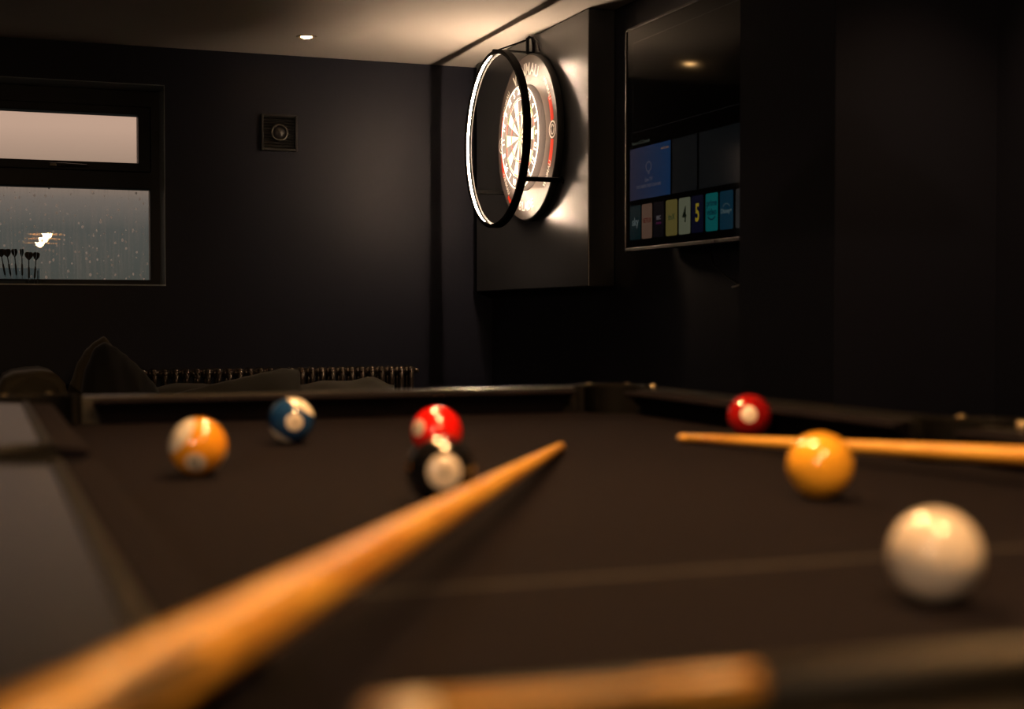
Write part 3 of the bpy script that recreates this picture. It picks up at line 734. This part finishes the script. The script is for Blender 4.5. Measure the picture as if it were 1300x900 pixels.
sec0 = obj('radiator_section', section_mesh(), M['radiator'], rd, smooth=True)
nsec = 30; x_end = 1.915
for i in range(nsec):
    o = sec0 if i == 0 else sec0.copy()
    if i: link(o); o.parent = rd
    o.location = (x_end - .0475*i - 1.3, 0, 0)
b = bmesh.new()
for zz in (.165, .695): tube(b, [(x_end-1.3+.024,0,zz),(x_end-1.3+.045,0,zz),(x_end-1.3+.05,0,zz)], [.012,.011,.006], 12)
obj('end_plug', b, M['radiator'], rd, smooth=True)
b = bmesh.new()
for k in (.2, 1.15): box(b, x_end-.0475*29*k/1.3-1.3-.012, x_end-.0475*29*k/1.3-1.3+.012, .0, BY-6.49, .60, .63, .002)
obj('wall_bracket', b, M['radiator'], rd)
b = bmesh.new()
for xx in (x_end-1.3+.04, x_end-1.3-.0475*29-.03): tube(b, [(xx,0,.165),(xx,0,.10),(xx,0,0)], .008, 10)
obj('pipe', b, M['steel'], rd, smooth=True)

# ------------------------------------------------------------------ sofa and cushions
sf = bpy.data.objects.new('sofa', None); link(sf); sf.location = (.95, 5.75, 0)
tag(sf, 'low olive velvet sofa with one tall rounded arm at the left below the window', 'sofa')
def sofa(name, bm, m=None, **k): return onx(name, bm, m or M['velvet'], sf, sf, smooth=True, **k)
def soft(o, lv=2):
    s = o.modifiers.new('sub', 'SUBSURF'); s.levels = lv; s.render_levels = lv; return o
sofa('base', boxbm(.10, 1.72, 5.28, 6.12, .08, .28, .03, 4))
for k in range(2):
    xa = .30+k*.63; sofa('seat_cushion', boxbm(xa, xa+.625, 5.24, 5.86, .28, .44, .05, 5))
sofa('backrest', boxbm(.14, 1.735, 5.88, 6.14, .20, .62, .06, 6))
# tall left arm
b = bmesh.new()
poly = []
for i in range(9): t = PI/2 + PI/2*i/8; poly.append((.060+.055*math.cos(t)+.06, .665+.065*math.sin(t)+.018))
poly = [(.302,.26),(.302,.58),(.298,.66),(.285,.715),(.262,.742),(.225,.752),(.175,.750),(.120,.742),(.085,.725),(.066,.69),(.064,.60),(.064,.26)]
prism(b, poly, lambda a, c, t: (a, t, c), 5.24, 6.12)
bmesh.ops.bevel(b, geom=[e for e in b.edges if abs(e.verts[0].co.y-e.verts[1].co.y) < 1e-4], offset=.035, segments=4, affect='EDGES')
sofa('arm', b, M['velvet2'])
sofa('arm', boxbm(1.56, 1.74, 5.26, 6.1, .20, .60, .05, 5))
for x_, y_ in ((.16,5.36),(1.66,5.36),(.16,6.04),(1.66,6.04)): sofa('foot', lathe(bmesh.new(), [(.02,0),(.03,.08)], (x_,y_,0), n=16), M['legs'])
# back cushion with a slumped, uneven top edge (right half of the back)
def slump(xa, xb, y, z0, tops, th, seed, name, m, nx=22, nz=8):
    """cushion whose top follows the list tops over its width"""
    rnd = random.Random(seed); b = bmesh.new(); F = []; G = []
    def top(s):
        k = s*(len(tops)-1); i = min(int(k), len(tops)-2); f = k-i; f = f*f*(3-2*f); return tops[i]*(1-f)+tops[i+1]*f
    for side, L_ in ((-1,F),(1,G)):
        for i in range(nx+1):
            s = i/nx; col = []
            for j in range(nz+1):
                t = j/nz; zt = top(s); z = z0+(zt-z0)*t
                puff = (max(0,math.sin(PI*min(max(s,.0),1)))**.35)*(max(0,math.sin(PI*t))**.45)
                w = .006*math.sin(s*23+t*7+seed)*(puff) 
                col.append(b.verts.new((xa+(xb-xa)*s, y+side*(th/2*puff)+w+.10*(t-.5)*.6, z)))
            L_.append(col)
    for L_ in (F, G):
        for i in range(nx):
            for j in range(nz): b.faces.new((L_[i][j], L_[i+1][j], L_[i+1][j+1], L_[i][j+1]))
    bmesh.ops.remove_doubles(b, verts=b.verts, dist=.0008)
    return b
b = slump(.98, 1.705, 5.98, .44, (.655,.682,.668,.660,.676,.672,.690,.650), .17, 3, 'c', None, 30)
sofa('back_cushion', b)
b = slump(.32, .99, 5.98, .44, (.66,.672,.66,.655,.675,.672,.64), .17, 5, 'c', None, 30)
sofa('back_cushion', b)
def scatter(name, bm, m, label):
    zs = [v.co.z for v in bm.verts]; xs_ = [v.co.x for v in bm.verts]; ys = [v.co.y for v in bm.verts]
    c = Vector(((min(xs_)+max(xs_))/2, (min(ys)+max(ys))/2, min(zs))); bmesh.ops.translate(bm, verts=bm.verts, vec=-c)
    o = obj(name, bm, m, smooth=True); o.location = c; soft(o, 1); return tag(o, label, 'cushion', 'scatter cushions on the sofa')
# big cushion standing on end with a pointed peak, left
b = slump(.345, .660, 5.60, .44, (.60,.775,.850,.868,.850,.822,.790,.755,.71,.66), .16, 9, 'c', None, 30, 12)
scatter('scatter_cushion', b, M['velvetdark'], 'large black cushion with a pointed top near the tall left sofa arm')
b = slump(.300, .56, 5.79, .44, (.56,.70,.79,.84,.868,.888,.850,.78,.70), .13, 2, 'c', None, 26, 12)  # added shape: its brown paints light on the pointed cushion's left face
scatter('scatter_cushion', b, M['velvet2'], 'added brown shape painting the lit left face of the pointed black cushion')
b = slump(.66, 1.245, 5.76, .44, (.60,.655,.672,.690,.705,.722,.738,.752,.744), .13, 6, 'c', None, 30)
scatter('scatter_cushion', b, M['velvet'], 'wide olive cushion with its top edge rising to the right, in front of the radiator')

# ------------------------------------------------------------------ darts in a clear holder on the sill
hd = bpy.data.objects.new('dart_holder', None); link(hd); SY = BY+.075; SZ = WZ0+.006; hd.location = (.06, SY, SZ)
tag(hd, 'clear acrylic dart holder on the window sill', 'dart holder')
b = bmesh.new()
for y0, y1 in ((-.014,-.011),(.011,.014)): box(b, -.20, .197, y0, y1, .0, .070)
box(b, .190, .193, -.011, .011, .0, .070); box(b, -.2, -.197, -.011, .011, .0, .07)
obj('clear_box', b, M['acrylic'], hd)
obj('base_bar', boxbm(-.20, .135, -.011, .011, .0, .014), M['dartblue'], hd)
obj('corner_post', boxbm(.186, .1895, -.009, .009, .0, .060), M['dartblue'], hd)
def dart_parts():
    root = bpy.data.objects.new('dart', None); link(root)
    obj('point', lathe(bmesh.new(), [(.0003,0),(.0012,.010),(.0014,.028)], n=10), M['steel'], root, smooth=True)
    obj('barrel', lathe(bmesh.new(), [(.0026,.024),(.0040,.030),(.0042,.066),(.0030,.076)], n=14), M['darts'], root, smooth=True)
    obj('stem', lathe(bmesh.new(), [(.0022,.076),(.0024,.095),(.0018,.110)], n=10), M['darts'], root, smooth=True)
    b = bmesh.new()
    out = [(.0012,.104),(.010,.112),(.0165,.121),(.0185,.130),(.0165,.138),(.010,.141),(.0012,.1405)]
    for k in range(4):
        a = k*PI/2; c, s = math.cos(a), math.sin(a)
        prism(b, out, lambda r, h, t, c=c, s=s: (r*c - t*s, r*s + t*c, h), -.0004, .0004)
    obj('flight', b, M['dartbrown'], root)
    return root
proto = dart_parts(); lab = ['cut off by the picture edge', 'second from the left', 'third from the left, leaning left', 'with its flight seen edge on', 'second from the right', 'rightmost, leaning right']
fx = [(.093,.114,.3),(.118,.137,.2),(.150,.160,.75),(.181,.183,.0),(.211,.210,.15),(.243,.232,.6)]
for i, (xt, xb_, rz) in enumerate(fx):
    if i == 0: r_ = proto
    else:
        r_ = proto.copy(); link(r_)
        for ch in list(proto.children): c = ch.copy(); link(c); c.parent = r_
    tag(r_, 'black dart standing flight up in the clear holder, ' + lab[i], 'dart', 'darts standing in the clear holder')
    r_.location = (xb_, SY, SZ+.0142 if xb_ < .19 else SZ+.001)
    d = Vector((xt-xb_, 0, .13)).normalized(); q = Vector((0,0,1)).rotation_difference(d)
    r_.rotation_euler = (q @ Matrix.Rotation(rz if i != 3 else PI/4, 4, 'Z').to_quaternion()).to_euler()
    if i == 3:
        for ch in r_.children:
            if ch.name.startswith('flight'): ch.data = ch.data.copy(); ch.data.materials[0] = M['dartblue']; ch.scale = (.62,.62,1)

# ------------------------------------------------------------------ sky at dusk
w = bpy.data.worlds.new('dusk'); SC.world = w; w.use_nodes = True; nt = w.node_tree; nt.nodes.clear(); L = nt.links
out = nt.nodes.new('ShaderNodeOutputWorld'); bg = nt.nodes.new('ShaderNodeBackground'); L.new(bg.outputs[0], out.inputs[0])
tc = nt.nodes.new('ShaderNodeTexCoord'); sp = nt.nodes.new('ShaderNodeSeparateXYZ'); L.new(tc.outputs['Generated'], sp.inputs[0])
mr = nt.nodes.new('ShaderNodeMapRange'); mr.inputs['From Min'].default_value = -.05; mr.inputs['From Max'].default_value = .20; L.new(sp.outputs['Z'], mr.inputs['Value'])
rp = nt.nodes.new('ShaderNodeValToRGB'); E_ = rp.color_ramp.elements
def elev(e): return (e+.05)/.25
def s2l(c): return tuple((v/255/12.92 if v/255 <= .04045 else ((v/255+.055)/1.055)**2.4) for v in c)
stops = [(-.05,(50,51,48)),(.025,(72,73,68)),(.058,(80,80,76)),(.078,(112,102,95)),(.094,(154,129,112)),(.125,(198,163,143)),(.20,(207,172,152))]
E_[0].position = elev(stops[0][0]); E_[0].color = (*s2l(stops[0][1]),1)
E_[1].position = elev(stops[-1][0]); E_[1].color = (*s2l(stops[-1][1]),1)
for e, c in stops[1:-1]:
    n = E_.new(elev(e)); n.color = (*s2l(c),1)
L.new(mr.outputs[0], rp.inputs[0]); L.new(rp.outputs[0], bg.inputs[0]); bg.inputs[1].default_value = 1.12
for nm, loc, rot, sx, sy in (('window_portal', (.09, BY+.26, 1.54), (PI/2,0,PI), 1.35, .85), ('window_portal', (LX-.2, -1.7, 1.06), (PI/2,0,-PI/2), 1.8, 1.88)):
    l = bpy.data.lights.new(nm, 'AREA'); l.shape = 'RECTANGLE'; l.size = sx; l.size_y = sy; l.cycles.is_portal = True
    lo = bpy.data.objects.new(nm, l); link(lo); lo.location = loc
    d = Vector((0,-1,0)) if nm and loc[1] > 3 else Vector((1,0,0)); lo.rotation_euler = d.to_track_quat('-Z', 'Z').to_euler()

# ------------------------------------------------------------------ camera
cam = bpy.data.cameras.new('camera'); co = bpy.data.objects.new('camera', cam); link(co); SC.camera = co
yaw, pit = math.radians(20.6), math.radians(1.59)
co.location = (0, 0, .958); co.rotation_euler = (PI/2-pit, 0, -yaw)
cam.sensor_width = 36; cam.lens = 36*1800/1300; cam.clip_start = .02; cam.clip_end = 100
cam.dof.use_dof = True; cam.dof.focus_distance = 6.8; cam.dof.aperture_fstop = (cam.lens/13.0)
vs = SC.view_settings; vs.view_transform = 'Standard'; vs.look = 'None'; vs.gamma = 1; vs.exposure = 0; vs.use_curve_mapping = False
